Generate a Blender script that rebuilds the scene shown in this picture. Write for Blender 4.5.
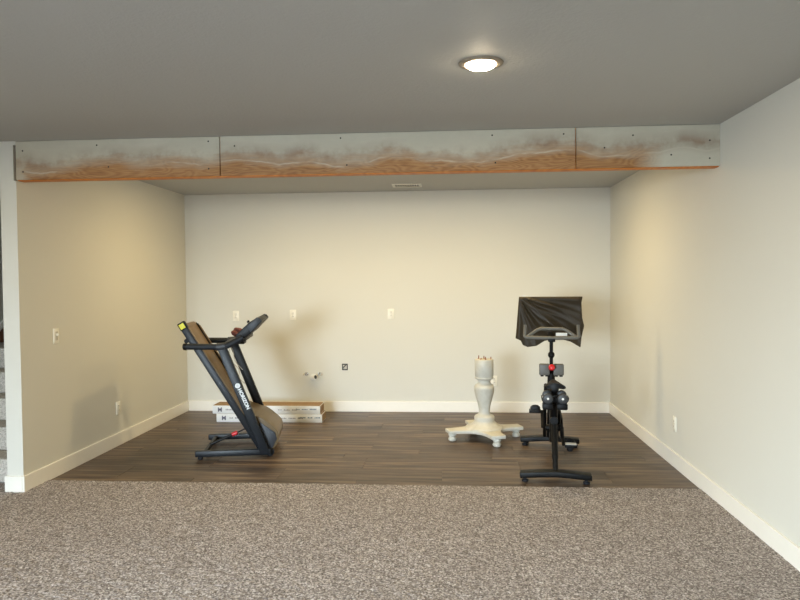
import bpy, bmesh, math, random
import numpy as np
from mathutils import Vector, Matrix
random.seed(7); rng = np.random.default_rng(7)
scene = bpy.context.scene
for o in list(bpy.data.objects): bpy.data.objects.remove(o)
COL = scene.collection
PI = math.pi

# ------------------------------------------------------------------ camera
H = 2.44                      # ceiling height; +y runs into the alcove
XL, XR = -2.981, 1.725        # alcove side walls
YB, YF, YC = 7.495, 4.506, 4.79   # back wall, beam front, carpet edge
ZB = 2.169                    # underside of the beam
F, YAW, PITCH, ROLL, CH = 680.0, 0.0738, -0.0290, -0.0086, 1.460
cam = bpy.data.cameras.new('camera'); camo = bpy.data.objects.new('camera', cam); COL.objects.link(camo)
cam.sensor_fit = 'HORIZONTAL'; cam.sensor_width = 36; cam.lens = F*36/800; cam.clip_start = .05
fw = Vector((-math.sin(YAW)*math.cos(PITCH), math.cos(YAW)*math.cos(PITCH), math.sin(PITCH)))
r0 = Vector((math.cos(YAW), math.sin(YAW), 0)); u0 = r0.cross(fw)
rr = r0*math.cos(ROLL)+u0*math.sin(ROLL); uu = u0*math.cos(ROLL)-r0*math.sin(ROLL)
camo.matrix_world = Matrix(((rr.x, uu.x, -fw.x, 0), (rr.y, uu.y, -fw.y, 0), (rr.z, uu.z, -fw.z, CH), (0, 0, 0, 1)))
scene.camera = camo

# ------------------------------------------------------------------ world, daylight, exposure
world = bpy.data.worlds.new('world'); scene.world = world; world.use_nodes = True
world.node_tree.nodes['Background'].inputs[0].default_value = (.62, .78, 1, 1)
world.node_tree.nodes['Background'].inputs[1].default_value = 1.0
vs = scene.view_settings
vs.view_transform = 'Standard'; vs.look = 'None'; vs.gamma = 1; vs.use_curve_mapping = False
vs.exposure = 0.19
DAY2 = 95.0                    # daylight at an unseen side window, added to brighten the right wall
DAY = 255.0                   # daylight coming in at the patio door behind the camera
CAN_MAIN, CAN_ALCOVE = 9.5, 13.5
WARM = (1.0, .755, .35)
def daylight(name, loc, sx, sz, power, tilt, color=(.75, .89, 1.0), turn=0):
    l = bpy.data.lights.new(name, 'AREA'); l.shape = 'RECTANGLE'; l.size = sx; l.size_y = sz
    l.energy = power; l.color = color; l.spread = math.radians(76)
    o = bpy.data.objects.new(name, l); COL.objects.link(o); o.location = loc
    o.rotation_euler = (math.radians(90-tilt), 0, math.radians(turn))   # -z of the lamp looks along +y and a little down
    return o
daylight('daylight_patio_door', (-2.35, -3.42, 1.12), 2.3, 1.9, DAY, 25, turn=-12)
daylight('added_side_daylight', (-4.28, -.9, 1.45), 1.4, 1.1, DAY2, 22, turn=-62)

# ------------------------------------------------------------------ helpers
def link(o, parent=None):
    COL.objects.link(o)
    if parent is not None: o.parent = parent
    return o
def finish(bm, sharp=.6):
    bmesh.ops.recalc_face_normals(bm, faces=bm.faces)
    for f in bm.faces: f.smooth = True
    for e in bm.edges:
        if len(e.link_faces) == 2 and e.calc_face_angle(0) > sharp: e.smooth = False
def obj(name, bm, mat, parent=None, loc=None, sharp=.6):
    finish(bm, sharp)
    me = bpy.data.meshes.new(name); bm.to_mesh(me); bm.free()
    if mat: me.materials.append(mat)
    o = bpy.data.objects.new(name, me); link(o, parent)
    if loc: o.location = loc
    return o
def empty(name, loc=(0, 0, 0), rz=0):
    o = bpy.data.objects.new(name, None); link(o); o.location = loc; o.rotation_euler = (0, 0, rz); o.empty_display_size = .1
    return o
def tag(o, label=None, cat=None, group=None, kind=None):
    if label: o['label'] = label
    if cat: o['category'] = cat
    if group: o['group'] = group
    if kind: o['kind'] = kind
    return o
def B(): return bmesh.new()
def box(bm, x0, x1, y0, y1, z0, z1, bev=0, seg=2, M=None):
    r = bmesh.ops.create_cube(bm, size=1)
    v = r['verts']
    for q in v: q.co = Vector(((x0+x1)/2+q.co.x*(x1-x0), (y0+y1)/2+q.co.y*(y1-y0), (z0+z1)/2+q.co.z*(z1-z0)))
    if bev:
        es = list({e for q in v for e in q.link_edges})
        r = bmesh.ops.bevel(bm, geom=es, offset=bev, segments=seg, affect='EDGES', profile=.5)
        v = list({q for f in r['faces'] for q in f.verts} | {q for q in v if q.is_valid})
    if M is not None:
        for q in v: q.co = M @ q.co
    return v
def prism(bm, poly, a0, a1, axis='y', bev=0):
    """polygon in the plane normal to axis, extruded a0..a1; (p, q) = (x, z) for y, (x, y) for z, (y, z) for x"""
    def P(p, q, a): return {'y': (p, a, q), 'z': (p, q, a), 'x': (a, p, q)}[axis]
    va = [bm.verts.new(P(p, q, a0)) for p, q in poly]; vb = [bm.verts.new(P(p, q, a1)) for p, q in poly]
    n = len(poly); fs = [bm.faces.new(va), bm.faces.new(vb[::-1])]
    for i in range(n): fs.append(bm.faces.new((va[i], vb[i], vb[(i+1) % n], va[(i+1) % n])))
    if bev:
        bmesh.ops.recalc_face_normals(bm, faces=fs)
        bmesh.ops.bevel(bm, geom=list({e for f in fs for e in f.edges}), offset=bev, segments=2, affect='EDGES', profile=.5)
def tube(bm, pts, r, n=12, caps=True, flat=None):
    pts = [Vector(p) for p in pts]; rs = r if isinstance(r, (list, tuple)) else [r]*len(pts)
    rings = []; t0 = (pts[1]-pts[0]).normalized()
    up = Vector((0, 0, 1)) if abs(t0.z) < .9 else Vector((0, 1, 0))
    a = t0.cross(up).normalized()
    for i, p in enumerate(pts):
        t = (pts[min(i+1, len(pts)-1)]-pts[max(i-1, 0)]).normalized()
        a = (a-t*a.dot(t)).normalized(); b = t.cross(a)
        k = flat or 1
        rings.append([bm.verts.new(p+a*(rs[i]*math.cos(2*PI*j/n))+b*(rs[i]*k*math.sin(2*PI*j/n))) for j in range(n)])
    for i in range(len(rings)-1):
        for j in range(n): bm.faces.new((rings[i][j], rings[i][(j+1) % n], rings[i+1][(j+1) % n], rings[i+1][j]))
    if caps: bm.faces.new(rings[0][::-1]); bm.faces.new(rings[-1])
def bend(pts, rad=.03, n=5):
    """round the inner corners of a polyline"""
    pts = [Vector(p) for p in pts]; out = [pts[0]]
    for i in range(1, len(pts)-1):
        a = (pts[i-1]-pts[i]); b = (pts[i+1]-pts[i]); k = min(rad, a.length*.45, b.length*.45)
        p0 = pts[i]+a.normalized()*k; p2 = pts[i]+b.normalized()*k
        for j in range(n+1):
            t = j/n; out.append(p0*(1-t)**2+pts[i]*2*t*(1-t)+p2*t*t)
    out.append(pts[-1]); return out
def lathe(bm, prof, n=32, M=None):
    rings = []
    for r, z in prof:
        rings.append([bm.verts.new((max(r, 1e-5)*math.cos(2*PI*j/n), max(r, 1e-5)*math.sin(2*PI*j/n), z)) for j in range(n)])
    for i in range(len(rings)-1):
        for j in range(n): bm.faces.new((rings[i][j], rings[i][(j+1) % n], rings[i+1][(j+1) % n], rings[i+1][j]))
    bm.faces.new(rings[0][::-1]); bm.faces.new(rings[-1])
    if M is not None:
        for rg in rings:
            for v in rg: v.co = M @ v.co
def along(p, axis):
    """matrix that stands a z-lathe at p pointing along axis"""
    return Matrix.Translation(p) @ Vector(axis).to_track_quat('Z', 'Y').to_matrix().to_4x4()
def text_mesh(name, body, size, mat, parent, M, depth=.0006, bold=0.0):
    c = bpy.data.curves.new(name, 'FONT'); c.body = body; c.size = size; c.extrude = depth; c.offset = bold
    c.align_x = 'LEFT'; c.align_y = 'CENTER'
    t = bpy.data.objects.new(name, c); COL.objects.link(t)
    dg = bpy.context.evaluated_depsgraph_get()
    me = bpy.data.meshes.new_from_object(t.evaluated_get(dg)); bpy.data.objects.remove(t)
    me.transform(M); me.materials.clear(); me.materials.append(mat)
    o = bpy.data.objects.new(name, me); link(o, parent); return o

# ------------------------------------------------------------------ materials
def srgb(r, g, b):
    f = lambda c: ((c/255+.055)/1.055)**2.4 if c > 10 else c/255/12.92
    return (f(r), f(g), f(b), 1)
class NT:
    def __init__(s, name):
        s.m = bpy.data.materials.new(name); s.m.use_nodes = True; s.t = s.m.node_tree
        s.b = s.t.nodes['Principled BSDF']
    def n(s, typ, **k):
        x = s.t.nodes.new(typ)
        for a, v in k.items():
            if a.startswith('i_'):
                key = a[2:]; key = int(key) if key.isdigit() else key.replace('_', ' ')
                x.inputs[key].default_value = v
            else: setattr(x, a, v)
        return x
    def l(s, a, b): s.t.links.new(a, b)
    def math(s, op, a, b=None, clamp=False):
        x = s.n('ShaderNodeMath', operation=op, use_clamp=clamp)
        for i, q in enumerate((a, b)):
            if q is None: continue
            if isinstance(q, (int, float)): x.inputs[i].default_value = q
            else: s.l(q, x.inputs[i])
        return x.outputs[0]
    def mix(s, fac, a, b):
        x = s.n('ShaderNodeMix', data_type='RGBA')
        for i, q in ((0, fac), (6, a), (7, b)):
            if isinstance(q, (int, float, tuple)): x.inputs[i].default_value = q
            else: s.l(q, x.inputs[i])
        return x.outputs[2]
    def ramp(s, fac, stops):
        x = s.n('ShaderNodeValToRGB'); e = x.color_ramp.elements
        while len(e) < len(stops): e.new(.5)
        for q, (p, c) in zip(e, stops): q.position = p; q.color = c
        s.l(fac, x.inputs[0]); return x.outputs[0]
    def bump(s, h, strength=.3, dist=.002):
        x = s.n('ShaderNodeBump'); x.inputs['Strength'].default_value = strength; x.inputs['Distance'].default_value = dist
        s.l(h, x.inputs['Height']); s.l(x.outputs[0], s.b.inputs['Normal'])
    def coord(s, which='Object', scale=(1, 1, 1)):
        c = s.n('ShaderNodeTexCoord'); m = s.n('ShaderNodeMapping'); m.inputs['Scale'].default_value = scale
        s.l(c.outputs[which], m.inputs[0]); return m.outputs[0]
    def noise(s, vec, scale, detail=3, rough=.5, dist=0):
        x = s.n('ShaderNodeTexNoise'); x.inputs['Scale'].default_value = scale; x.inputs['Detail'].default_value = detail
        x.inputs['Roughness'].default_value = rough; x.inputs['Distortion'].default_value = dist
        s.l(vec, x.inputs['Vector']); return x.outputs['Fac']
def plain(name, col, rough=.5, metal=0, vary=.12, scale=30, bump=0, spec=.5):
    k = NT(name); v = k.coord(); nz = k.noise(v, scale, 3)
    d = tuple(c*(1-vary) for c in col[:3])+(1,); e = tuple(min(1, c*(1+vary)) for c in col[:3])+(1,)
    k.l(k.mix(nz, d, e), k.b.inputs['Base Color'])
    k.b.inputs['Roughness'].default_value = rough; k.b.inputs['Metallic'].default_value = metal
    k.b.inputs['Specular IOR Level'].default_value = spec
    if bump: k.bump(k.noise(v, scale*8, 2), bump, .001)
    return k.m
def emit(name, col, strength):
    k = NT(name); k.b.inputs['Base Color'].default_value = (.9, .9, .88, 1)
    k.b.inputs['Emission Color'].default_value = col+(1,); k.b.inputs['Emission Strength'].default_value = strength
    return k.m
def painted(name, col, bumpscale, bs, bd=.0015, rough=.7):
    k = NT(name); v = k.coord()
    big = k.noise(v, 1.3, 2); k.l(k.mix(big, tuple(c*.97 for c in col[:3])+(1,), col), k.b.inputs['Base Color'])
    k.b.inputs['Roughness'].default_value = rough; k.b.inputs['Specular IOR Level'].default_value = .3
    k.bump(k.noise(v, bumpscale, 3, .55), bs, bd); return k.m
M = {}
M['wall'] = painted('wall_paint', srgb(215, 213, 203), 150, .12)
M['ceil'] = painted('ceiling_paint', srgb(184, 184, 181), 60, .55, .004, .65)
M['trim'] = plain('trim_paint', srgb(238, 234, 224), .35, vary=.02)
M['plate'] = plain('plate_plastic', srgb(236, 232, 218), .35, vary=.02)
M['bezel'] = plain('switch_bezel', srgb(196, 189, 172), .45, vary=.03)
M['slot'] = plain('slot_dark', srgb(120, 112, 98), .5)
M['dark'] = plain('dark_hole', srgb(22, 20, 18), .7)
M['white_metal'] = plain('white_metal', srgb(225, 222, 212), .4, vary=.03)
M['chrome'] = plain('chrome', srgb(190, 188, 184), .25, 1, vary=.05)
M['brass'] = plain('brass', srgb(150, 120, 70), .35, 1)
M['pvc'] = plain('pvc', srgb(226, 224, 216), .4, vary=.03)
M['glass'] = NT('glass').m
g = M['glass'].node_tree.nodes['Principled BSDF']; g.inputs['Transmission Weight'].default_value = 1; g.inputs['Roughness'].default_value = 0
M['navy'] = plain('treadmill_steel', srgb(15, 20, 26), .42, vary=.08, spec=.35)
M['navy_dark'] = plain('treadmill_black', srgb(9, 10, 11), .45, spec=.3)
M['grip'] = plain('treadmill_grip', srgb(26, 31, 37), .6, spec=.35, bump=.2)
M['belt'] = plain('treadmill_belt', srgb(104, 84, 56), .45, vary=.1, scale=60, bump=.15)
M['hood'] = plain('treadmill_hood', srgb(104, 88, 62), .36, vary=.06)
M['console'] = plain('console_plastic', srgb(44, 48, 54), .5, vary=.06)
M['yellow'] = plain('yellow_sticker', srgb(232, 226, 60), .5, vary=.03)
M['red'] = plain('red_plastic', srgb(214, 30, 36), .35, vary=.06)
M['ink_white'] = plain('white_ink', srgb(225, 228, 228), .5, vary=.02)
M['cloth_red'] = plain('dark_red_cloth', srgb(92, 46, 36), .9, vary=.25, scale=40, bump=.5)
M['cord'] = plain('white_cord', srgb(200, 196, 188), .5, vary=.03)
M['bike'] = plain('bike_black', srgb(8, 8, 8), .5, vary=.1, spec=.2)
M['bike_bar'] = plain('bar_rubber', srgb(98, 95, 87), .5, vary=.08, bump=.2)
M['bike_grey'] = plain('holder_grey', srgb(92, 90, 84), .5, vary=.08)
M['bike_pad'] = plain('pedal_pad', srgb(225, 222, 214), .45, vary=.03)
M['steel'] = plain('steel', srgb(150, 150, 150), .3, 1, vary=.05)
M['rubber'] = plain('rubber_dark', srgb(24, 25, 28), .65, spec=.3)
M['iron'] = plain('dumbbell_grey', srgb(52, 53, 54), .5, vary=.1)
M['carton_white'] = plain('carton_white', srgb(226, 228, 228), .5, vary=.02)
M['carton_brown'] = plain('carton_brown', srgb(150, 122, 88), .85, vary=.08, scale=14)
M['ink_blue'] = plain('ink_blue', srgb(112, 136, 156), .6, vary=.05)
M['ink_grey'] = plain('ink_grey', srgb(150, 148, 152), .6, vary=.05)
M['ink_dark'] = plain('ink_dark', srgb(104, 102, 118), .6, vary=.05)
M['lens'] = emit('lamp_lens', (1.0, .82, .56), 80)
M['ring'] = plain('lamp_ring', srgb(140, 128, 112), .45, vary=.04)
M['rust'] = plain('rusty_bolt', srgb(128, 72, 46), .7, vary=.25, scale=200)
M['screen'] = plain('screen_black', srgb(12, 12, 13), .2)
M['sub'] = plain('subfloor', srgb(60, 52, 44), .9)
M['rail_wood'] = plain('rail_wood', srgb(122, 78, 44), .45, vary=.2, scale=12)
def m_planks():
    k = NT('plank_vinyl'); oi = k.n('ShaderNodeObjectInfo')
    c = k.n('ShaderNodeTexCoord'); add = k.n('ShaderNodeVectorMath', operation='ADD'); mul = k.n('ShaderNodeVectorMath', operation='SCALE')
    comb = k.n('ShaderNodeCombineXYZ'); k.l(oi.outputs['Random'], comb.inputs[0]); k.l(oi.outputs['Random'], comb.inputs[1])
    mul.inputs['Scale'].default_value = 37.0; k.l(comb.outputs[0], mul.inputs[0])
    k.l(c.outputs['Object'], add.inputs[0]); k.l(mul.outputs[0], add.inputs[1])
    def mp(s):
        m = k.n('ShaderNodeMapping'); m.inputs['Scale'].default_value = s; k.l(add.outputs[0], m.inputs[0]); return m.outputs[0]
    strip = k.noise(mp((1.6, 20, 1)), 1.0, 2, .5)          # printed strips running along the plank
    fine = k.noise(mp((5, 120, 1)), 1.0, 3, .6)
    col = k.ramp(strip, [(.30, srgb(58, 46, 38)), (.45, srgb(86, 70, 57)), (.58, srgb(114, 95, 77)), (.74, srgb(142, 122, 100))])
    col = k.mix(k.math('MULTIPLY', fine, .35), col, srgb(52, 43, 36))
    tone = k.math('ADD', k.math('MULTIPLY', oi.outputs['Random'], .34), .76)
    br = k.n('ShaderNodeMix', data_type='RGBA', blend_type='MULTIPLY'); br.inputs[0].default_value = 1
    k.l(col, br.inputs[6]); cc = k.n('ShaderNodeCombineColor'); [k.l(tone, cc.inputs[i]) for i in range(3)]; k.l(cc.outputs[0], br.inputs[7])
    k.l(br.outputs[2], k.b.inputs['Base Color']); k.b.inputs['Roughness'].default_value = .42; k.b.inputs['Specular IOR Level'].default_value = .4
    k.bump(fine, .15, .0006); return k.m
M['plank'] = m_planks()
def m_carpet(name='carpet_pile', stops=None):
    k = NT(name); v = k.coord()
    vo = k.n('ShaderNodeTexVoronoi'); vo.inputs['Scale'].default_value = 135; k.l(v, vo.inputs['Vector'])
    sep = k.n('ShaderNodeSeparateColor'); k.l(vo.outputs['Color'], sep.inputs[0])
    fine = k.noise(v, 130, 3, .7); big = k.noise(v, 2.2, 3, .55)
    tuft = k.math('ADD', k.math('MULTIPLY', sep.outputs[0], .55), k.math('MULTIPLY', fine, .5))
    col = k.ramp(tuft, stops or [(.20, srgb(80, 74, 71)), (.42, srgb(130, 121, 116)), (.58, srgb(155, 146, 140)), (.80, srgb(204, 195, 188))])
    col = k.mix(k.math('MULTIPLY', big, .35), col, srgb(112, 104, 99))
    k.l(col, k.b.inputs['Base Color']); k.b.inputs['Roughness'].default_value = .95; k.b.inputs['Specular IOR Level'].default_value = .1
    k.bump(tuft, .4, .004); return k.m
M['carpet'] = m_carpet()
M['carpet_daylit'] = m_carpet('carpet_pile_daylit', [(.14, srgb(150, 144, 134)), (.45, srgb(196, 190, 180)), (.85, srgb(226, 221, 212))])  # same carpet in paler tones, daylight on the risers put into the colour
def m_beam(under=False):
    k = NT('beam_plywood_under' if under else 'beam_plywood'); v = k.coord()
    sep = k.n('ShaderNodeSeparateXYZ'); k.l(v, sep.inputs[0]); X, Z = sep.outputs[0], sep.outputs[2]
    # cathedral grain: distorted rings stretched along the board
    m = k.n('ShaderNodeMapping'); m.inputs['Scale'].default_value = (2.0, 1, 9); k.l(v, m.inputs[0])
    n1 = k.noise(m.outputs[0], 1.1, 2, .45, .4)
    rings = k.math('SINE', k.math('MULTIPLY', n1, 95.0))
    m2 = k.n('ShaderNodeMapping'); m2.inputs['Scale'].default_value = (6, 1, 160); k.l(v, m2.inputs[0])
    fib = k.noise(m2.outputs[0], 1, 3, .6)
    g_ = k.math('ADD', k.math('MULTIPLY', rings, .15), k.math('MULTIPLY', fib, .9))
    wood = k.ramp(g_, [(.1, srgb(122, 82, 44)), (.45, srgb(154, 110, 66)), (.8, srgb(172, 130, 84))])
    if under:
        wood = k.ramp(g_, [(.1, srgb(186, 98, 22)), (.8, srgb(224, 138, 44))])
        k.l(wood, k.b.inputs['Base Color']); k.b.inputs['Roughness'].default_value = .5; return k.m
    t = k.math('DIVIDE', k.math('SUBTRACT', Z, ZB), H-ZB)            # 0 at the lower edge .. 1 at the ceiling
    mw = k.n('ShaderNodeMapping'); mw.inputs['Scale'].default_value = (1.0, 1, .6); k.l(v, mw.inputs[0])
    wob = k.noise(mw.outputs[0], 1.4, 4, .5)
    edge = k.math('ADD', k.math('MULTIPLY', k.math('SUBTRACT', wob, .5), 1.2), .40)      # height of the paint's ragged edge
    patch = k.noise(v, 5, 4, .65); smear = k.noise(m.outputs[0], 2.5, 4, .6)
    d = k.math('ADD', k.math('SUBTRACT', t, edge), k.math('MULTIPLY', k.math('SUBTRACT', smear, .5), .35))
    mask = k.math('MULTIPLY', k.math('ADD', d, .16), 2.6, True)
    d2 = k.math('SUBTRACT', t, edge)
    stain = k.math('SUBTRACT', 1, k.math('MULTIPLY', k.math('ABSOLUTE', k.math('SUBTRACT', d2, .16)), 3.2), True)
    stain = k.math('MULTIPLY', stain, k.math('MULTIPLY', k.math('SUBTRACT', patch, .38), 4, True))
    right = k.math('MULTIPLY', k.math('SUBTRACT', X, 1.18), 5, True)                      # last stretch is wholly painted
    left = k.math('MULTIPLY', k.math('SUBTRACT', -2.80, k.math('ADD', X, k.math('MULTIPLY', smear, .12))), 14, True)
    left = k.math('MULTIPLY', left, .75)
    mask = k.math('MAXIMUM', mask, k.math('MAXIMUM', right, left))
    line = k.math('SUBTRACT', 1, k.math('MULTIPLY', k.math('ABSOLUTE', k.math('SUBTRACT', d2, -.03)), 34), True)   # ridge of joint compound
    line = k.math('MULTIPLY', line, k.math('MULTIPLY', k.math('SUBTRACT', patch, .42), 5, True))
    paint = k.mix(patch, srgb(180, 177, 160), srgb(202, 199, 183))
    paint = k.mix(k.math('MULTIPLY', stain, .72), paint, srgb(118, 86, 60))
    col = k.mix(k.math('MULTIPLY', mask, .93), wood, paint)
    col = k.mix(k.math('MULTIPLY', line, .5), col, srgb(212, 206, 188))
    k.l(col, k.b.inputs['Base Color']); k.b.inputs['Roughness'].default_value = .7
    k.bump(k.math('ADD', k.math('MULTIPLY', mask, .5), line), .3, .002); return k.m
M['beam'] = m_beam(); M['beam_under'] = m_beam(True)
def m_pedestal():
    k = NT('chalk_paint'); v = k.coord(); nz = k.noise(v, 9, 4, .6)
    k.l(k.ramp(nz, [(.3, srgb(186, 181, 166)), (.6, srgb(204, 200, 187))]), k.b.inputs['Base Color'])
    k.b.inputs['Roughness'].default_value = .5; return k.m
M['ped'] = m_pedestal()
def m_cover():
    k = NT('cover_cloth'); v = k.coord(); nz = k.noise(v, 6, 3)
    k.l(k.mix(nz, srgb(42, 35, 23), srgb(62, 51, 34)), k.b.inputs['Base Color'])
    k.b.inputs['Roughness'].default_value = .55; k.b.inputs['Specular IOR Level'].default_value = .3
    k.bump(k.noise(v, 500, 2), .15, .0005); return k.m
M['cover'] = m_cover()

# ------------------------------------------------------------------ structure
RX0, RY0 = -4.35, -3.6         # far-left wall and the wall behind the camera
def struct(name, bm, mat, parent=None): return tag(obj(name, bm, mat, parent, sharp=.3), kind='structure')
def sbox(name, mat, *boxes):
    b = B()
    for q in boxes: box(b, *q)
    return struct(name, b, mat)
WT = .117
sbox('wall_back', M['wall'], (XL-WT, XR+.12, YB, YB+.12, -.05, H))
sbox('wall_right', M['wall'], (XR, XR+.12, RY0-.12, YB, -.05, H))
PK = .018                      # gap left open beside the beam's end
sbox('wall_left', M['wall'], (XL-WT, XL, YF, YB, -.05, ZB), (XL-WT, XL, YF+.10, YB, ZB, H), (XL-WT, XL-PK, YF, YF+.10, ZB, H), (XL-PK, XL, YF, YF+.10, H-.026, H))
SWN = (-1.65, -.15, .85, 2.05)   # opening of the added side window: y0, y1, z0, z1
sbox('wall_stair', M['wall'], (RX0-.12, RX0, SWN[1], YB, -.05, H), (RX0-.12, RX0, RY0-.12, SWN[0], -.05, H), (RX0-.12, RX0, SWN[0], SWN[1], -.05, SWN[2]), (RX0-.12, RX0, SWN[0], SWN[1], SWN[3], H)); sbox('wall_stair_back', M['wall'], (RX0-.12, XL-WT, YB, YB+.12, -.05, H))
PD = (-3.55, -1.15, 0.02, 2.08)   # patio door opening in the wall behind the camera
sbox('wall_rear', M['wall'], (RX0, PD[0], RY0-.12, RY0, -.05, H), (PD[1], XR, RY0-.12, RY0, -.05, H), (PD[0], PD[1], RY0-.12, RY0, PD[3], H), (PD[0], PD[1], RY0-.12, RY0, -.05, PD[2]))
sbox('ceiling', M['ceil'], (RX0-.12, XR+.12, RY0-.12, YB+.12, H, H+.1))
w = tag(empty('window_1', ((PD[0]+PD[1])/2, RY0-.06, PD[2])), kind='structure')
W2 = (PD[1]-PD[0])/2; HH = PD[3]-PD[2]
b = B()
for q in ((-W2, -W2+.05, 0, HH), (W2-.05, W2, 0, HH), (-W2, W2, 0, .06), (-W2, W2, HH-.05, HH), (-.03, .03, 0, HH)): box(b, q[0], q[1], -.03, .03, q[2], q[3])
obj('window_frame', b, M['white_metal'], w)
for s in (-1, 1):
    b = B(); box(b, min(s*.03, s*(W2-.05)), max(s*.03, s*(W2-.05)), -.004, .004, .06, HH-.05); obj('pane', b, M['glass'], w)
w = tag(empty('added_window', (RX0-.06, (SWN[0]+SWN[1])/2, SWN[2])), kind='structure')  # unseen window, added to go with the side daylight
b = B()
for q in ((-.75, -.70, 0, 1.2), (.70, .75, 0, 1.2), (-.70, .70, 0, .05), (-.70, .70, 1.15, 1.2)): box(b, -.03, .03, q[0], q[1], q[2], q[3])
obj('window_frame', b, M['white_metal'], w)
b = B(); box(b, -.004, .004, -.70, .70, .05, 1.15); obj('pane', b, M['glass'], w)
# floor: subfloor slab with the vinyl planks laid on it
floor = sbox('floor', M['sub'], (RX0-.12, XR+.12, RY0-.12, YB+.12, -.10, -.006))
ROW, PL = .152, 1.22; cache = {}
def plank(x0, x1, y0, y1):
    key = (round(x1-x0, 3), round(y1-y0, 3))
    if key not in cache:
        b = B(); box(b, -key[0]/2, key[0]/2, -key[1]/2, key[1]/2, -.006, 0, .0016, 1); finish(b, .3)
        me = bpy.data.meshes.new('plank'); b.to_mesh(me); b.free(); me.materials.append(M['plank']); cache[key] = me
    o = bpy.data.objects.new('plank', cache[key]); link(o, floor); o.location = ((x0+x1)/2, (y0+y1)/2, 0)
y = YB-.004
while y > YC+.01:
    y0 = max(y-ROW, YC); x = XL+.002-random.choice((.15, .35, .55, .75, .95, 1.1))
    while x < XR:
        a0, a1 = max(x, XL+.002), min(x+PL, XR-.002)
        if a1-a0 > .03: plank(a0+.0006, a1-.0006, y0+.0006, y-.0006)
        x += PL
    y = y0
# carpet with real pile relief
def carpet():
    x0, x1, y0, y1 = XL-WT-.32, XR-.002, 2.2, YC
    nx, ny = 620, 330
    xs = np.linspace(x0, x1, nx); ys = np.linspace(y0, y1, ny)
    gx, gy = np.meshgrid(xs, ys)
    z = rng.random((ny, nx))*.0035
    lo = rng.random((ny//5+2, nx//5+2)); z += np.kron(lo, np.ones((5, 5)))[:ny, :nx]*.0025
    z += .004-.0; z[-1, :] = .0
    z[-2, :] *= .8
    co = np.stack([gx+(rng.random((ny, nx))-.5)*.004, gy+(rng.random((ny, nx))-.5)*.003, z], -1).reshape(-1, 3)
    co[:, 1] = np.minimum(co[:, 1], YC+.002)
    i = np.arange(ny*nx).reshape(ny, nx)
    q = np.stack([i[:-1, :-1], i[:-1, 1:], i[1:, 1:], i[1:, :-1]], -1).reshape(-1, 4)
    # leave the strip under the partition wall's end free
    cx, cy = co[q[:, 0], 0], co[q[:, 2], 1]
    q = q[~((cx > XL-WT) & (cx < XL-.003) & (cy > YF-.012)) & ~((cx < XL-WT+.01) & (cy > 4.706))]
    me = bpy.data.meshes.new('carpet'); n0 = len(co)
    far = np.array([[RX0, RY0, .008], [XR, RY0, .008], [XR, y0+.01, .008], [RX0, y0+.01, .008], [RX0, y0, .008], [x0+.01, y0, .008], [x0+.01, 4.706, .008], [RX0, 4.706, .008]])
    me.from_pydata([tuple(c) for c in np.vstack([co, far])], [], [tuple(r) for r in q]+[(n0, n0+1, n0+2, n0+3), (n0+4, n0+5, n0+6, n0+7)])
    me.materials.append(M['carpet'])
    o = bpy.data.objects.new('carpet', me); link(o)
    tag(o, 'grey-beige speckled carpet pile covering the main room floor', 'carpet', kind='stuff')
carpet()
# baseboards
BH, BT = .116, .014
def baseboard(name, x0, x1, y0, y1, z0=0.0):
    b = B(); box(b, x0, x1, y0, y1, z0, BH, .0035, 2); struct(name, b, M['trim'])
baseboard('baseboard_back', XL+BT, XR-BT, YB-BT, YB+.002)
baseboard('baseboard_right', XR-BT, XR+.002, RY0, YB)
baseboard('baseboard_left', XL-.002, XL+BT, YF-BT, YB)
baseboard('baseboard_left_end', XL-WT-BT, XL-.002, YF-BT, YF+.002)
baseboard('baseboard_left_outer', XL-WT-BT, XL-WT+.002, YF, 4.72)
# stairs up behind the partition
st = tag(empty('carpeted_stairs', (RX0, 4.72, 0)), 'grey carpeted stairs rising behind the white partition wall end', 'stairs')
SW = XL-WT-RX0-.004
for i in range(5):
    b = B(); dep = .255 if i < 4 else 1.72
    box(b, .004, SW, i*.255-.012, i*.255+dep, i*.178 if i else 0.0, (i+1)*.178, .012, 3); obj('step', b, M['carpet_daylit'], st)
b = B(); prism(b, [(5.86, .72), (YB, 1.90), (YB, 1.96), (5.86, .78)], RX0-.002, RX0+.016, 'x'); struct('trim_1', b, M['trim'])          # white skirt capping
b = B(); prism(b, [(6.08, .892), (6.60, .892), (YB, 1.52), (YB, 1.66), (6.22, .99)], RX0-.002, RX0+.012, 'x'); struct('trim_2', b, M['rail_wood'])   # bare wood stringer

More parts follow.
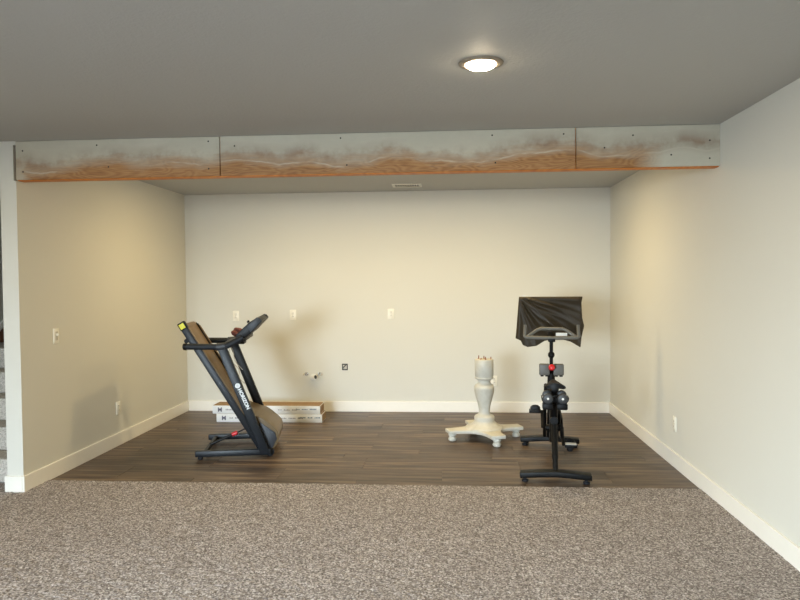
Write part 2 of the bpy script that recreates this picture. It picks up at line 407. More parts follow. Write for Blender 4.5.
# ------------------------------------------------------------------ bare beam
beam = tag(empty('ceiling_beam', ((XL+XR)/2, YF, ZB)), 'long bare plywood header beam smeared with white paint under the ceiling', 'beam')
def beam_part(name, x0, x1, y0, y1, z0, z1, mat, bev=.0015):
    b = B(); box(b, x0, x1, y0, y1, z0, z1, bev, 1)
    o = obj(name, b, mat, beam); o.matrix_parent_inverse = Matrix.Translation(-Vector(beam.location)); return o
beam_part('core', XL, XR, YF+.018, YF+.092, ZB+.001, H, M['beam_under'])
sx = [XL, -1.541, .818, XR]
for i in range(3): beam_part('panel', sx[i]+.003*(i > 0), sx[i+1]-.003*(i < 2), YF, YF+.017, ZB+.006, H-.002, M['beam'])
for px, pz in [(-2.93, .75), (-2.93, .22), (-2.4, .85), (-2.32, .3), (-1.62, .88), (-1.62, .2), (-1.44, .75), (-.72, .88), (-.68, .22), (.28, .86), (.3, .2), (.74, .85), (1.0, .5), (1.18, .78), (1.42, .3), (1.66, .2), (1.66, .62)]:
    b = B(); lathe(b, [(.0055, 0), (.0055, .0015), (.002, .003)], 10, along((px, YF, ZB+pz*(H-ZB)), (0, -1, 0)))
    o = obj('nail_head', b, M['dark'], beam); o.matrix_parent_inverse = Matrix.Translation(-Vector(beam.location))

# ------------------------------------------------------------------ lamps, vent, wall plates
def can(x, y, power, label):
    c = tag(empty('recessed_light', (x, y, H)), label, 'ceiling light', 'round recessed ceiling lights')
    b = B(); lathe(b, [(.066, 0), (.102, 0), (.100, -.005), (.086, -.010), (.072, -.010), (.067, -.004), (.066, -.002)][::-1], 40); obj('trim_ring', b, M['ring'], c)
    b = B(); lathe(b, [(.066, -.002), (.064, -.014), (.053, -.022), (.032, -.028), (.0, -.030)], 32); obj('lens', b, M['lens'], c)
    l = bpy.data.lights.new('recessed_lamp', 'AREA'); l.shape = 'DISK'; l.size = .13; l.energy = power; l.color = WARM
    lo = bpy.data.objects.new('recessed_lamp', l); link(lo, c); lo.location = (0, 0, -.034)
can(.145, 3.126, CAN_MAIN, 'lit round recessed ceiling light in front of the bare beam')
can(-2.50, 3.126, CAN_MAIN, 'lit round recessed ceiling light nearest the carpeted stairs')
can(.60, 6.05, CAN_ALCOVE, 'lit round recessed ceiling light behind the beam, above the bike')
can(-.58, 6.05, CAN_ALCOVE, 'lit round recessed ceiling light behind the beam, middle of three')
can(-1.76, 6.05, CAN_ALCOVE, 'lit round recessed ceiling light behind the beam, above the treadmill')
v = tag(empty('ceiling_vent', (-.437, 7.015, H)), 'small white slotted air vent in the alcove ceiling', 'vent')
b = B()
for q in ((-.15, .15, -.10, -.082), (-.15, .15, .082, .10), (-.15, -.128, -.082, .082), (.128, .15, -.082, .082)): box(b, *q, -.012, 0, .002, 1)
obj('frame', b, M['white_metal'], v)
b = B(); box(b, -.128, .128, -.082, .082, -.0015, .0); obj('backing', b, M['dark'], v)
for i in range(11):
    x = -.125+i*.025; b = B(); box(b, -.009, .009, -.082, .082, -.0012, .0012, M=Matrix.Translation((x, 0, -.006)) @ Matrix.Rotation(.6, 4, 'Y')); obj('slat', b, M['white_metal'], v)
def plate(loc, rz, label, cat, kind):
    """origin on the wall, local -y looks into the room"""
    o = tag(empty('light_switch' if kind == 'switch' else 'wall_outlet', loc, rz), label, cat, None if kind == 'switch' else 'white wall outlets')
    b = B(); box(b, -.036, .036, -.006, .001, -.058, .058, .003, 2); obj('cover_plate', b, M['plate'], o)
    if kind == 'switch':
        b = B(); box(b, -.017, .017, -.008, -.004, -.034, .034, .001, 1); obj('bezel', b, M['bezel'], o)
        b = B(); box(b, -.006, .006, -.022, -.004, .002, .018, .002, 2); obj('toggle', b, M['plate'], o)
    else:
        for s in (-1, 1):
            b = B(); box(b, -.017, .017, -.0085, -.004, s*.0195-.0145, s*.0195+.0145, .003, 2); r = obj('receptacle', b, M['plate'], o)
            for sx_ in (-.0065, .0065):
                b = B(); box(b, sx_-.0018, sx_+.0018, -.0092, -.008, s*.0195-.003, s*.0195+.008); obj('slot', b, M['slot'], r)
        b = B(); lathe(b, [(.004, 0), (.003, .0015)], 8, along((0, -.006, 0), (0, -1, 0))); obj('screw', b, M['slot'], o)
plate((-2.409, YB, 1.074), 0, 'white outlet plate on the back wall above the upturned treadmill deck', 'outlet', 'outlet')
plate((-1.757, YB, 1.082), 0, 'white outlet plate on the back wall above the plumbing stubs', 'outlet', 'outlet')
plate((-.656, YB, 1.088), 0, 'white outlet plate alone on the middle of the back wall', 'outlet', 'outlet')
plate((.472, YB, .347), 0, 'white outlet plate low on the back wall behind the pedestal', 'outlet', 'outlet')
plate((XL, 4.935, 1.061), PI/2, 'white switch plate on the left wall near the partition end', 'switch', 'switch')
plate((XL, 5.869, .336), PI/2, 'white outlet plate low on the left wall beside the treadmill', 'outlet', 'outlet')
plate((XR, 5.366, .332), -PI/2, 'white outlet plate low on the right wall beside the bike', 'outlet', 'outlet')
# open low-voltage bracket
o = tag(empty('low_voltage_bracket', (-1.177, YB, .499)), 'open black-edged wiring bracket on the back wall beside the plumbing', 'bracket')
b = B()
for q in ((-.032, -.022, -.036, .036), (.022, .032, -.036, .036), (-.022, .022, -.036, -.024), (-.022, .022, .024, .036)): box(b, q[0], q[1], -.004, .001, q[2], q[3], .001, 1)
obj('frame', b, M['rubber'], o)
b = B(); box(b, -.022, .022, -.001, .0, -.024, .024); obj('opening', b, M['bezel'], o)
b = B(); tube(b, bend([(-.012, -.001, -.016), (-.014, -.014, .0), (.0, -.016, .014), (.014, -.004, .016)], .008), .005, 8); obj('cable', b, M['dark'], o)
# plumbing stubs
def valve(x, z, label, s):
    o = tag(empty('shutoff_valve', (x, YB, z)), label, 'valve', 'shutoff valves on the back wall'); o.scale = (.8, .8, .8)
    b = B(); lathe(b, [(.022, 0), (.022, .003), (.012, .006)], 18, along((0, .0, 0), (0, -1, 0))); obj('escutcheon', b, M['chrome'], o)
    b = B(); tube(b, [(0, 0, 0), (0, -.055, 0)], .008, 10); obj('pipe', b, M['brass'], o)
    b = B(); lathe(b, [(.009, 0), (.013, .004), (.013, .028), (.009, .034)], 14, along((0, -.048, 0), (0, -1, 0))); tube(b, [(0, -.064, 0), (0, -.064, .03)], .008, 10); obj('body', b, M['chrome'], o)
    b = B(); tube(b, [(0, -.064, 0), (s*.03, -.064, 0)], .004, 8); lathe(b, [(.006, 0), (.017, .003), (.017, .010), (.008, .014)], 12, along((s*.028, -.064, 0), (s, 0, 0))); obj('handle', b, M['bezel'], o)
valve(-1.607, .42, 'small chrome shutoff valve beside the drain stub, handle towards treadmill', -1)
valve(-1.462, .42, 'small chrome shutoff valve beside the drain stub, handle towards wiring bracket', 1)
o = tag(empty('drain_stub', (-1.535, YB, .385)), 'white plastic drain pipe stub between two shutoff valves', 'pipe')
b = B(); lathe(b, [(.036, 0), (.036, .004), (.024, .007)], 22, along((0, 0, 0), (0, -1, 0))); obj('escutcheon', b, M['pvc'], o)
b = B(); tube(b, bend([(0, 0, 0), (0, -.06, 0), (.035, -.085, .01)], .03, 6), .021, 18); obj('pipe', b, M['pvc'], o)
b = B(); ax = Vector((.035, -.025, .01)).normalized(); e = Vector((.035, -.085, .01))
lathe(b, [(.021, -.012), (.027, -.012), (.027, .010), (.021, .010)], 20, along(e, ax)); obj('collar', b, M['pvc'], o)
b = B(); lathe(b, [(.0205, 0), (.0205, .0104)], 20, along(e, ax)); obj('opening', b, M['dark'], o)

# ------------------------------------------------------------------ flooring cartons
def carton(x0, x1, y0, y1, z0, z1, label, dx):
    o = tag(empty('flooring_carton', ((x0+x1)/2, y0, z0)), label, 'box', 'stacked flooring cartons')
    w, d, h = (x1-x0)/2, y1-y0, z1-z0
    b = B(); box(b, -w, w, 0, d, 0, h-.002, .003, 2); obj('body', b, M['carton_white'], o)
    b = B(); box(b, -w+.004, w-.004, .006, d-.004, h-.003, h); obj('top_panel', b, M['carton_brown'], o)
    b = B(); box(b, w-.001, w+.0015, .008, d-.006, .006, h-.006); obj('end_panel', b, M['carton_brown'], o)
    # printed emblem (a bold M) and two rows of small print
    T = Matrix(((1, 0, 0, -w+.055+dx), (0, 0, 1, -.0005), (0, 1, 0, h*.47), (0, 0, 0, 1)))
    text_mesh('emblem', 'M', .062, M['ink_dark'], o, T, bold=.0015)
    def words(x, n, hh, mat, zc):
        b = B(); q = x
        for i in range(n):
            for j in range(random.randint(3, 5)):
                ww = random.uniform(.008, .014); t = random.choice((1, 1, .72)); box(b, q, q+ww, -.0008, .0005, zc-hh/2, zc-hh/2+hh*t); q += ww+.004
            q += .02
        return tag(obj('print', b, mat, o), kind='stuff')
    words(-w+.14+dx, 2, .016, M['ink_grey'], h*.50)
    words(w-.44+dx, 3, .012, M['ink_grey'], h*.50); words(w-.25+dx, 3, .013, M['ink_blue'], h*.58)
carton(-2.437, -1.325, 6.885, 7.10, .0, .088, 'white printed flooring carton lying on the floor, lower of two', .0)
carton(-2.478, -1.345, 6.885, 7.105, .0882, .174, 'white printed flooring carton with brown top, upper of two', .0)

# ------------------------------------------------------------------ folded treadmill
TM = tag(empty('folded_treadmill', (-1.49, 5.50, 0), math.radians(10)), 'dark folded treadmill with its deck tilted up against the console', 'treadmill')
P0 = Vector((-.111, .056)); DD = Vector((-.5177, .8556)); NN = Vector((.8556, .5177))
def dk(s, o): q = P0+DD*s+NN*o; return (q.x, q.y)
def slab(bm, s0, s1, o0, o1, v0, v1, bev=.004): prism(bm, [dk(s0, o0), dk(s0, o1), dk(s1, o1), dk(s1, o0)], v0, v1, 'y', bev)
for v0, v1 in ((.0, .05), (.61, .66)):
    b = B(); box(b, -.615, .0, v0, v1, .022, .072, .008, 2); fr = obj('base_rail', b, M['navy'], TM)
    b = B(); lathe(b, [(.018, 0), (.022, .004), (.022, .024)], 14, Matrix.Translation((-.575, (v0+v1)/2, 0))); obj('foot', b, M['rubber'], fr)
    b = B(); lathe(b, [(.02, -.018), (.034, -.014), (.034, .014), (.02, .018)], 20, along((-.012, (v0+v1)/2+(.042 if v0 < .3 else -.042), .035), (0, 1, 0))); obj('wheel', b, M['rubber'], fr)
b = B(); box(b, -.56, -.53, .045, .615, .03, .06, .004, 1); obj('crossbar', b, M['navy_dark'], TM)
b = B(); box(b, -.035, -.005, .045, .615, .03, .06, .004, 1); obj('crossbar', b, M['navy_dark'], TM)
UP = [(-.085, .03), (-.004, .03), (-.352, .93), (-.430, .93)]
up_objs = []
for v0, v1 in ((-.002, .046), (.614, .662)):
    b = B(); prism(b, UP, v0, v1, 'y', .007); up_objs.append(obj('upright', b, M['navy'] if v0 < .3 else M['navy_dark'], TM))
# emblem and lettering down the near upright
dv = Vector((.40, 0, -.9165)).normalized(); tv = Vector((.9165, 0, .40)).normalized()
c0 = Vector((-.262, -.0025, .605))
b = B(); lathe(b, [(.017, 0), (.021, 0), (.021, .001), (.017, .001)], 24, along(c0, (0, -1, 0))); box(b, -.015, .015, -.001, 0, -.0025, .0025, M=Matrix.Translation(c0)); box(b, -.0025, .0025, -.001, 0, -.015, .015, M=Matrix.Translation(c0))
lathe(b, [(.012, 0), (.012, .0008)], 20, along(c0, (0, -1, 0)))
obj('emblem', b, M['ink_white'], up_objs[0])
s0 = c0+dv*.028
text_mesh('lettering', 'HORIZON', .040, M['ink_white'], up_objs[0], Matrix(((dv.x, tv.x, 0, s0.x), (0, 0, -1, s0.y+.0002), (dv.z, tv.z, 0, s0.z), (0, 0, 0, 1))), bold=.0018)
# deck
b = B(); slab(b, .10, 1.17, .006, .040, .095, .51); obj('deck_board', b, M['navy_dark'], TM)
b = B(); slab(b, .12, 1.185, .040, .046, .10, .505, .001)
bt = obj('running_belt', b, M['belt'], TM)
b = B(); q = dk(1.19, .024); lathe(b, [(.022, -.198), (.026, -.194), (.026, .194), (.022, .198)], 20, along((q[0], .302, q[1]), (0, 1, 0))); obj('rear_roller', b, M['belt'], TM)
for k_, (v0, v1) in enumerate(((.054, .100), (.505, .545))):
    b = B(); slab(b, .0, 1.18, .0, .058, v0, v1, .006); sr = obj('side_rail', b, M['navy'], TM)
    b = B(); slab(b, 1.165, 1.235-.04*k_, -.004, .062-.01*k_, v0-.003, v1+.003, .010); obj('end_cap', b, M['navy_dark'], sr)
    if k_ == 0:
        b = B(); slab(b, 1.178, 1.222, .006, .048, v0-.0045, v0-.002, .0004); obj('sticker', b, M['yellow'], sr)
    b = B(); slab(b, .1, 1.16, .0575, .064, v0+.004, v1-.004, .002); obj('foot_rail', b, M['belt'], sr)
    b = B(); q = dk(1.08, -.012); lathe(b, [(.016, -.012), (.019, -.008), (.019, .008), (.016, .012)], 14, along((q[0], (v0+v1)/2, q[1]), (0, 1, 0))); obj('rear_foot', b, M['rubber'], sr)
# motor hood, curved
hp = [dk(.36, .045), (-.125, .335), (-.085, .325), (-.03, .285), (.02, .240), (.050, .205), (.063, .170), (.060, .135), (.04, .085), (.012, .052), (-.05, .050), dk(.03, .04)]
b = B(); prism(b, hp, .075, .585, 'y', .006); hood = obj('motor_hood', b, M['hood'], TM, sharp=.7)
hs = [(-.095, .285), (.03, .195), (.045, .14), (.005, .058), (-.05, .056), (-.10, .10)]
for v0, v1 in ((.066, .076), (.584, .594)):
    b = B(); prism(b, hs, v0, v1, 'y', .002); obj('side_cover', b, M['console'], hood)
# gas strut with red clip
a = Vector((-.545, .30, .055)); c = Vector((dk(.17, 0)[0], .30, dk(.17, 0)[1]))
b = B(); tube(b, [a, a.lerp(c, .55)], .012, 12); stt = obj('gas_strut', b, M['navy_dark'], TM)
b = B(); tube(b, [a.lerp(c, .5), c], .006, 10); obj('rod', b, M['rubber'], stt)
b = B(); tube(b, [a.lerp(c, .55), a.lerp(c, .68)], .017, 12); obj('release_sleeve', b, M['red'], stt)
b = B(); tube(b, bend([(-.03, .05, .12), (-.10, .06, .16), (-.12, .07, .06), (-.06, .06, .03)], .04), .004, 8); obj('cable', b, M['navy_dark'], TM)
# arms and console
for vc in (.022, .638):
    b = B(); tube(b, bend([(-.68, vc, .932), (-.395, vc, .925), (-.34, vc, .935), (-.215, vc, 1.00)], .05), [.026]*2+[.029]*50 if False else .028, 14, flat=.9)
    ar = obj('handrail', b, M['grip'], TM)
    b = B(); tube(b, [(-.70, vc, .932), (-.695, vc, .932), (-.67, vc, .9315)], [.018, .026, .031], 14); obj('end_cap', b, M['navy_dark'], ar)
    b = B(); tube(b, [(-.43, vc, .9255), (-.395, vc, .925), (-.36, vc, .930)], [.032, .034, .033], 14); obj('collar', b, M['console'], ar)
CSH = (-.034, -.018)
CP = [(-.235, 1.045), (-.13, 1.142), (-.068, 1.180), (-.028, 1.152), (-.118, 1.050), (-.205, .985), (-.25, 1.0)]
CP = [(p+CSH[0], q+CSH[1]) for p, q in CP]
b = B(); prism(b, CP, .03, .60, 'y', .006); con = obj('console', b, M['navy_dark'], TM)
for v0, v1 in ((.012, .032), (.598, .618)):
    b = B(); prism(b, [(p+CSH[0], q+CSH[1]) for p, q in [(-.150, 1.112), (-.068, 1.183), (-.040, 1.178), (-.024, 1.150), (-.118, 1.055)]], v0, v1, 'y', .005); obj('side_cap', b, M['console'], con)
fd = Vector((-.105, -.097)).normalized(); fn = Vector((fd.y, -fd.x))  # along the face, out of the face
fn = fn if fn.x < 0 else -fn
def fc(t, o): q = Vector((-.13+CSH[0], 1.142+CSH[1]))+fd*t+fn*o; return (q.x, q.y)
b = B(); prism(b, [fc(.0, -.002), fc(.075, -.002), fc(.075, .002), fc(.0, .002)], .16, .50, 'y'); obj('display', b, M['screen'], con)
b = B(); prism(b, [fc(.085, -.002), fc(.12, -.002), fc(.12, .004), fc(.085, .004)], .2, .46, 'y', .001); obj('button_strip', b, M['bike_grey'], con)
b = B(); lathe(b, [(.008, 0), (.012, .003), (.012, .014), (.006, .018)], 12, along((-.135+CSH[0], .05, 1.140+CSH[1]), (-.68, 0, .73))); obj('knob', b, M['navy_dark'], con)
b = B(); prism(b, [(-.40, .945), (-.255, .985), (-.20, .992), (-.20, .965), (-.25, .955), (-.39, .925)], .05, .61, 'y', .004); obj('tray', b, M['navy_dark'], TM)
b = B(); box(b, -.335, -.26, .46, .61, .905, .955, .006, 2); obj('bracket', b, M['navy_dark'], TM)
b = B(); tube(b, [Vector((-.37+.02*math.sin(i*.9)-.0+.155*(i/14)**1.3, .10+.03*i/14, .94-.34*i/14)) for i in range(15)], .003, 6); tube(b, [Vector((-.345+.012*math.sin(i*.7)+.10*(i/10)**1.2, .13, .94-.22*i/10)) for i in range(11)], .003, 6); obj('safety_cord', b, M['cord'], TM)
# crumpled cloth on the tray
def lump(name, loc, sx, sy, sz, mat, label, cat, seed):
    b = B(); bmesh.ops.create_icosphere(b, subdivisions=4, radius=1); r_ = random.Random(seed)
    ks = [(Vector((r_.gauss(0, 1), r_.gauss(0, 1), r_.gauss(0, 1)))*2.6, r_.random()*6) for _ in range(7)]
    for v in b.verts:
        n = sum(math.sin(k.dot(v.co)+p) for k, p in ks)/7
        m = 1+.75*n; v.co = Vector((v.co.x*sx*m, v.co.y*sy*m, v.co.z*sz*m))
    zmin = min(v.co.z for v in b.verts)
    for v in b.verts: v.co.z -= zmin
    return tag(obj(name, b, mat, None, loc, 2), label, cat)
def tmw(u, v, z): q = Matrix.Rotation(math.radians(10), 4, 'Z') @ Vector((u, v, z)); return (q.x-1.49, q.y+5.50, z)
lump('crumpled_cloth', tmw(-.30, .36, .972), .05, .07, .036, M['cloth_red'], 'crumpled dark red cloth resting on the treadmill tray', 'cloth', 3)

# ------------------------------------------------------------------ turned table pedestal
PDL = tag(empty('table_pedestal', (.305, 6.24, 0), math.radians(-27.5)), 'cream painted turned wooden table pedestal on a four-footed base', 'pedestal')
prof = [(.0, .100), (.172, .100), (.176, .108), (.172, .116), (.150, .124), (.125, .137), (.108, .150), (.096, .162), (.090, .172), (.092, .184), (.092, .205), (.086, .216), (.064, .226), (.052, .238), (.050, .256), (.052, .275), (.056, .308), (.066, .347), (.077, .384), (.086, .420), (.091, .447), (.092, .468), (.089, .486), (.078, .500), (.064, .510), (.056, .520), (.055, .532), (.062, .545), (.080, .553), (.086, .558), (.086, .566), (.080, .570), (.080, .575), (.085, .580), (.085, .728), (.083, .732), (.0, .732)]
b = B(); lathe(b, prof, 48); obj('column', b, M['ped'], PDL, sharp=.9)
R_ = .245
poly = []
for k_ in range(4):   # concave sides between four blunt corners
    a0 = k_*PI/2
    c_ = [Vector((R_+.055, R_-.040)), Vector((R_-.040, R_+.055))]
    c_ = [Matrix.Rotation(a0, 2) @ q for q in c_]; nxt = Matrix.Rotation(a0+PI/2, 2) @ Vector((R_+.055, R_-.040))
    poly += [c_[0], c_[1]]
    for j in range(1, 12):
        t = j/12; m = c_[1].lerp(nxt, t); inw = Matrix.Rotation(a0, 2) @ Vector((0, -1)); poly.append(m+inw*(.125*math.sin(PI*t)))
b = B(); prism(b, [(q.x, q.y) for q in poly], .073, .106, 'z', .008); obj('base', b, M['ped'], PDL)
for sx_ in (-1, 1):
    for sy_ in (-1, 1):
        b = B(); lathe(b, [(.024, 0), (.034, .006), (.038, .020), (.033, .034), (.025, .040), (.030, .046), (.037, .055), (.034, .066), (.028, .074)], 24, Matrix.Translation((sx_*.218, sy_*.218, 0))); obj('bun_foot', b, M['ped'], PDL, sharp=1)
for (qx, qy, hh, tl) in ((-.060, .01, .030, .10), (-.022, .045, .024, .0), (-.02, -.03, .012, .5), (.012, .0, .022, .15), (.03, -.035, .010, .6), (.058, .02, .022, .05)):
    b = B(); d_ = Vector((math.sin(tl), 0, math.cos(tl))); lathe(b, [(.008, 0), (.008, .003), (.0045, .004), (.0045, hh), (.002, hh+.003)], 10, along((qx, qy, .731), d_)); obj('bolt', b, M['rust'], PDL)

# ------------------------------------------------------------------ exercise bike, seen from behind
BY = math.radians(-6.0); BO = Vector((.745, 4.905, 0))
BK = tag(empty('exercise_bike', BO, BY), 'black indoor exercise bike with red knob and curved grey handlebar', 'exercise bike')
def stab(l, wheels):
    b = B(); n = 8
    for s in (-1, 1):
        pass
    up = [(-.25, .072), (-.12, .083), (0, .090), (.12, .083), (.25, .072)]; lo = [(.25, .032), (.12, .042), (0, .050), (-.12, .042), (-.25, .032)]
    prism(b, up+lo, l-.045, l+.045, 'y', .006); o = obj('stabilizer', b, M['bike'], BK)
    for s in (-1, 1):
        b = B(); lathe(b, [(.020, 0), (.024, .004), (.024, .016), (.012, .018), (.012, .040)], 16, Matrix.Translation((s*.215, l, 0))); obj('levelling_foot', b, M['rubber'], o)
        b = B(); lathe(b, [(.016, 0), (.016, .003)], 12, along((s*.25, l, .05), (s, 0, 0))); obj('end_cap', b, M['steel'] if s > 0 else M['rubber'], o)
        if wheels:
            b = B(); lathe(b, [(.012, -.012), (.032, -.010), (.032, .010), (.012, .012)], 18, along((s*.19, l+.055, .034), (1, 0, 0))); obj('transport_wheel', b, M['rubber'], o)
stab(0, False); stab(1.10, True)
def part(name, fn, mat, parent=BK, **k):
    b = B(); fn(b); return obj(name, b, mat, parent, **k)
part('rear_leg', lambda b: tube(b, bend([(0, 0, .06), (0, .06, .16), (0, .30, .44), (0, .36, .50)], .05), [.019]*4+[.023]*4+[.028]*6, 14), M['bike'])
part('main_tube', lambda b: tube(b, bend([(0, .22, .40), (0, .46, .40), (0, .74, .62)], .06), .030, 14), M['bike'])
part('front_leg', lambda b: tube(b, bend([(0, 1.10, .07), (0, .98, .20), (0, .72, .66)], .05), .028, 14), M['bike'])
for s in (-1, 1):
    part('fork_blade', lambda b: tube(b, [(s*.045, .70, .60), (s*.05, .84, .33), (s*.045, 1.04, .10)], [.014, .016, .014], 10), M['bike'])
part('seat_tube', lambda b: tube(b, [(0, .36, .30), (0, .20, .54)], .030, 14), M['bike'])
part('seat_post', lambda b: tube(b, [(0, .22, .50), (0, .17, .655)], .019, 12), M['bike'])
part('seat_slider', lambda b: box(b, -.022, .022, .09, .30, .640, .668, .005, 2), M['bike'])
def saddle(b):
    n, m = 14, 16; rows = []
    for i in range(n+1):
        t = i/n; l = .06+.27*t; hw = .070*(1-t)**.75+.018 if t > .12 else .070*(t/.12*.25+.68)+.018
        row = []
        for j in range(m):
            a = 2*PI*j/m; cx, cz = math.cos(a), math.sin(a)
            row.append(b.verts.new((hw*cx, l, .684+.015*cz+(.008*(1-t)**2 if cz > 0 else 0)-.020*(cx*cx)*(.9-.5*t))))
        rows.append(row)
    for i in range(n):
        for j in range(m): b.faces.new((rows[i][j], rows[i][(j+1) % m], rows[i+1][(j+1) % m], rows[i+1][j]))
    b.faces.new(rows[0][::-1]); b.faces.new(rows[-1])
part('saddle', saddle, M['bike'], sharp=1.2)
# dumbbell rack under the saddle
rack = part('weight_rack', lambda b: (box(b, -.085, .085, .10, .13, .581, .606, .006, 2), box(b, -.020, .020, .10, .22, .560, .615, .006, 2)), M['bike'])
for s in (-1, 1):
    def cup(b):
        prism(b, [(s*.052+.046*math.cos(a), .602+.046*math.sin(a)) for a in [PI+PI*i/12 for i in range(13)]]+[(s*.052+.040*math.cos(a), .604+.040*math.sin(a)) for a in [2*PI-PI*i/12 for i in range(13)]], .04, .16, 'y')
    part('cup', cup, M['bike'], rack)
    part('lower_pad', lambda b: box(b, s*.052-.038, s*.052+.038, .05, .13, .512, .558, .010, 2), M['bike'], rack)
def dumbbell(s, label):
    d = tag(empty('dumbbell', BO+Matrix.Rotation(BY, 3, 'Z') @ Vector((s*.052, .10, .6025)), BY), label, 'dumbbell', 'dumbbells on the bike rack')
    for l in (-.075, .075):
        b = B(); lathe(b, [(.024, -.026), (.034, -.020), (.037, 0), (.034, .020), (.024, .026)], 20, along((0, l, 0), (0, 1, 0))); obj('weight', b, M['iron'], d)
    b = B(); tube(b, [(0, -.06, 0), (0, .06, 0)], .013, 12); obj('grip', b, M['rubber'], d)
    b = B(); lathe(b, [(.008, 0), (.008, .0025)], 16, along((0, -.101, 0), (0, -1, 0))); obj('end_disc', b, M['bike_pad'], d)
dumbbell(-1, 'small grey dumbbell racked under the bike saddle, on the pedestal side')
dumbbell(1, 'small grey dumbbell racked under the bike saddle, on the right wall side')
# flywheel, guard, cranks and pedals
part('flywheel', lambda b: lathe(b, [(.02, -.034), (.17, -.024), (.185, -.034), (.222, -.034), (.230, -.02), (.230, .02), (.222, .034), (.185, .034), (.17, .024), (.02, .034)], 48, along((.022, .84, .325), (1, 0, 0))), M['bike'])
def guard(b):
    pts = [(.52+.085*math.cos(a), .285+.085*math.sin(a)) for a in [PI/2+PI*i/12 for i in range(13)]]+[(.84+.062*math.cos(a), .325+.062*math.sin(a)) for a in [-PI/2+PI*i/12 for i in range(13)]]
    prism(b, pts, .060, .078, 'x', .004)
part('belt_guard', guard, M['bike'])
part('bottom_bracket', lambda b: (tube(b, [(-.05, .52, .285), (.07, .52, .285)], .026, 16), tube(b, [(0, .52, .285), (0, .44, .40)], .024, 12)), M['bike'])
part('lower_strut', lambda b: tube(b, [(-.022, .52, .285), (-.022, .98, .20)], .018, 12), M['bike'])
ca = math.radians(42)
for s in (-1, 1):
    k_ = 1 if s < 0 else -1
    e = Vector((s*.078, .52+k_*.150*math.sin(ca), .285+k_*.150*math.cos(ca)))
    cr = part('crank', lambda b: tube(b, [(s*.072, .52, .285), e], [.016, .011], 12), M['bike'])
    pdl = part('pedal', lambda b: (box(b, min(s*.088, s*.180), max(s*.088, s*.180), e.y-.042, e.y+.042, e.z-.013, e.z+.010, .005, 2), tube(b, [(s*.07, e.y, e.z), (s*.10, e.y, e.z)], .007, 8)), M['bike'])
    if s > 0:
        part('tread_pad', lambda b: box(b, .092, .176, e.y-.036, e.y+.030, e.z+.0095, e.z+.014, .002, 1), M['bike_pad'], pdl)
        part('cleat_clip', lambda b: (lathe(b, [(.026, 0), (.026, .02), (.018, .034)], 14, along((.128, e.y, e.z-.012), (0, 0, -1)))), M['rubber'], pdl)
    part('toe_cage', lambda b: tube(b, bend([(s*.096, e.y+.03, e.z), (s*.096, e.y+.075, e.z+.02), (s*.13, e.y+.09, e.z+.03), (s*.164, e.y+.075, e.z+.02), (s*.164, e.y+.03, e.z)], .03), .006, 8), M['bike'], pdl)
    if s < 0:
        part('strap', lambda b: prism(b, [(-.168, e.z), (-.164, e.z+.030), (-.148, e.z+.046), (-.112, e.z+.046), (-.096, e.z+.030), (-.092, e.z)], e.y-.02, e.y+.02, 'y', .006), M['bike'], pdl)
# head, stem, knob, bottle holders
part('head_tube', lambda b: tube(b, [(0, .73, .55), (0, .715, .74)], [.034, .026], 16), M['bike'])
part('stem', lambda b: tube(b, [(0, .716, .70), (0, .69, .985)], .0145, 14), M['bike'])
part('collar', lambda b: lathe(b, [(.018, -.022), (.026, -.010), (.026, .010), (.018, .022)], 16, Matrix.Translation((0, .704, .842))), M['bike'])
part('resistance_knob', lambda b: (lathe(b, [(.012, -.02), (.022, -.012), (.026, 0), (.024, .014), (.013, .022)], 20, along((0, .60, .752), (0, -1, .35))), ), M['red'], sharp=.9)
part('knob_shaft', lambda b: tube(b, [(0, .60, .752), (0, .72, .69)], .012, 10), M['bike'])
for s in (-1, 1):
    hold = part('bottle_holder', lambda b: box(b, min(s*.014, s*.098), max(s*.014, s*.098), .645, .70, .680, .772, .010, 2), M['bike_grey'])
    part('base_clip', lambda b: (box(b, s*.056-.032, s*.056-.006, .65, .69, .670, .683, .003, 1), box(b, s*.056+.006, s*.056+.032, .65, .69, .670, .683, .003, 1)), M['bike'], hold)
# handlebar loop with upright horns
hb = part('handlebar', lambda b: tube(b, bend([(-.205, .62, .990), (.0, .615, .985), (.205, .62, .990)], .05), .015, 14), M['bike_bar'])
part('upper_loop', lambda b: tube(b, bend([(-.195, .625, .992), (-.10, .665, 1.058), (.10, .665, 1.058), (.195, .625, .992)], .035), .0135, 14), M['bike_bar'], hb)
for s in (-1, 1):
    part('horn', lambda b: tube(b, bend([(s*.19, .62, .990), (s*.212, .625, .996), (s*.208, .66, 1.088)], .03), [.0145]*7+[.0125], 14), M['bike_bar'], hb)
part('clamp', lambda b: box(b, -.028, .028, .60, .70, .955, .985, .006, 2), M['bike'])
part('tag_plate', lambda b: box(b, .035, .125, .672, .678, .998, .026+.998, .002, 1), M['bike_pad'], hb)
part('screen_arm', lambda b: tube(b, bend([(0, .69, .955), (0, .80, .985), (0, .955, .998)], .05), .016, 12), M['bike'])
part('screen', lambda b: box(b, -.245, .245, .95, .985, .985, 1.288, .008, 2), M['screen'])
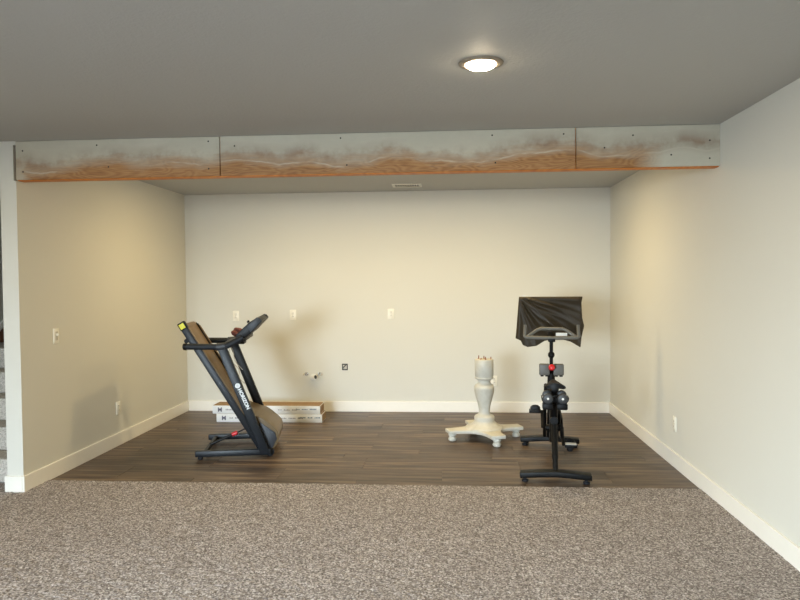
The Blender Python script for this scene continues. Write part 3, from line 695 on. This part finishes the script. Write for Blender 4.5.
# cloth cover thrown over the screen
def cover():
    Lp = [(297, 519.5), (328, 517), (338.5, 516)]; Rp = [(297, 582), (303, 580.8), (318, 581.5), (326, 583.5), (337, 581), (347, 580)]
    Bp = [(516, 338.5), (521, 341), (523, 345.5), (528, 347.5), (537, 346), (545, 341), (552, 339.5), (560, 338.5), (571, 341.5), (580, 347)]
    li = lambda P, q: float(np.interp(q, [p[0] for p in P], [p[1] for p in P]))
    def fold(s, t):
        a = math.atan2(t*.42+.02, s*.53+.02); r = math.hypot(t*.42, s*.53)
        f = (1-2*abs(math.sin(a*8.5+.6*math.sin(r*9))))*.6+(1-2*abs(math.sin(a*14.5+.85+s)))*.4
        env = min(1, r/.10)*min(1, t/.06)*(.45+.75*math.exp(-((a-.72)/.5)**2))
        return .019*f*env
    n, m = 64, 44; bm = B(); front, back = [], []
    for j in range(m+1):
        t = j/m; fr, bk = [], []
        for i in range(n+1):
            s = i/n; bx = 516+64*s; py = 297+(li(Bp, bx)-297)*t
            x0 = li(Lp, 297+41*t); x1 = li(Rp, 297+50*t); px = x0+(x1-x0)*s
            w = (px-550.3)/119.3; z = 1.308-(py-297)*.0084
            edge = min(1, min(s, 1-s)/.05); rnd = .012*(1-edge**.5)
            top = .012*(1-min(1, t/.05))
            fr.append(bm.verts.new((w, .915+rnd+top+.006*t*t-fold(s, t)*edge, z)))
            bk.append(bm.verts.new((w, 1.002-rnd-top+.006*math.sin(s*14)*t, z-.01*t)))
        front.append(fr); back.append(bk)
    for j in range(m):
        for i in range(n):
            bm.faces.new((front[j][i], front[j][i+1], front[j+1][i+1], front[j+1][i])); bm.faces.new((back[j][i+1], back[j][i], back[j+1][i], back[j+1][i+1]))
        bm.faces.new((front[j][0], front[j+1][0], back[j+1][0], back[j][0])); bm.faces.new((front[j][n], back[j][n], back[j+1][n], front[j+1][n]))
    for i in range(n): bm.faces.new((front[0][i], back[0][i], back[0][i+1], front[0][i+1]))
    for v in bm.verts: v.co.y -= .96
    o = obj('cloth_cover', bm, M['cover'], None, sharp=1.2)
    o.location = BO+Matrix.Rotation(BY, 3, 'Z') @ Vector((0, .96, 0)); o.rotation_euler = (0, 0, BY)
    tag(o, 'black cloth cover draped in folds over the exercise bike screen', 'cover')
    md = o.modifiers.new('thickness', 'SOLIDIFY'); md.thickness = .002; md.offset = 1
cover()
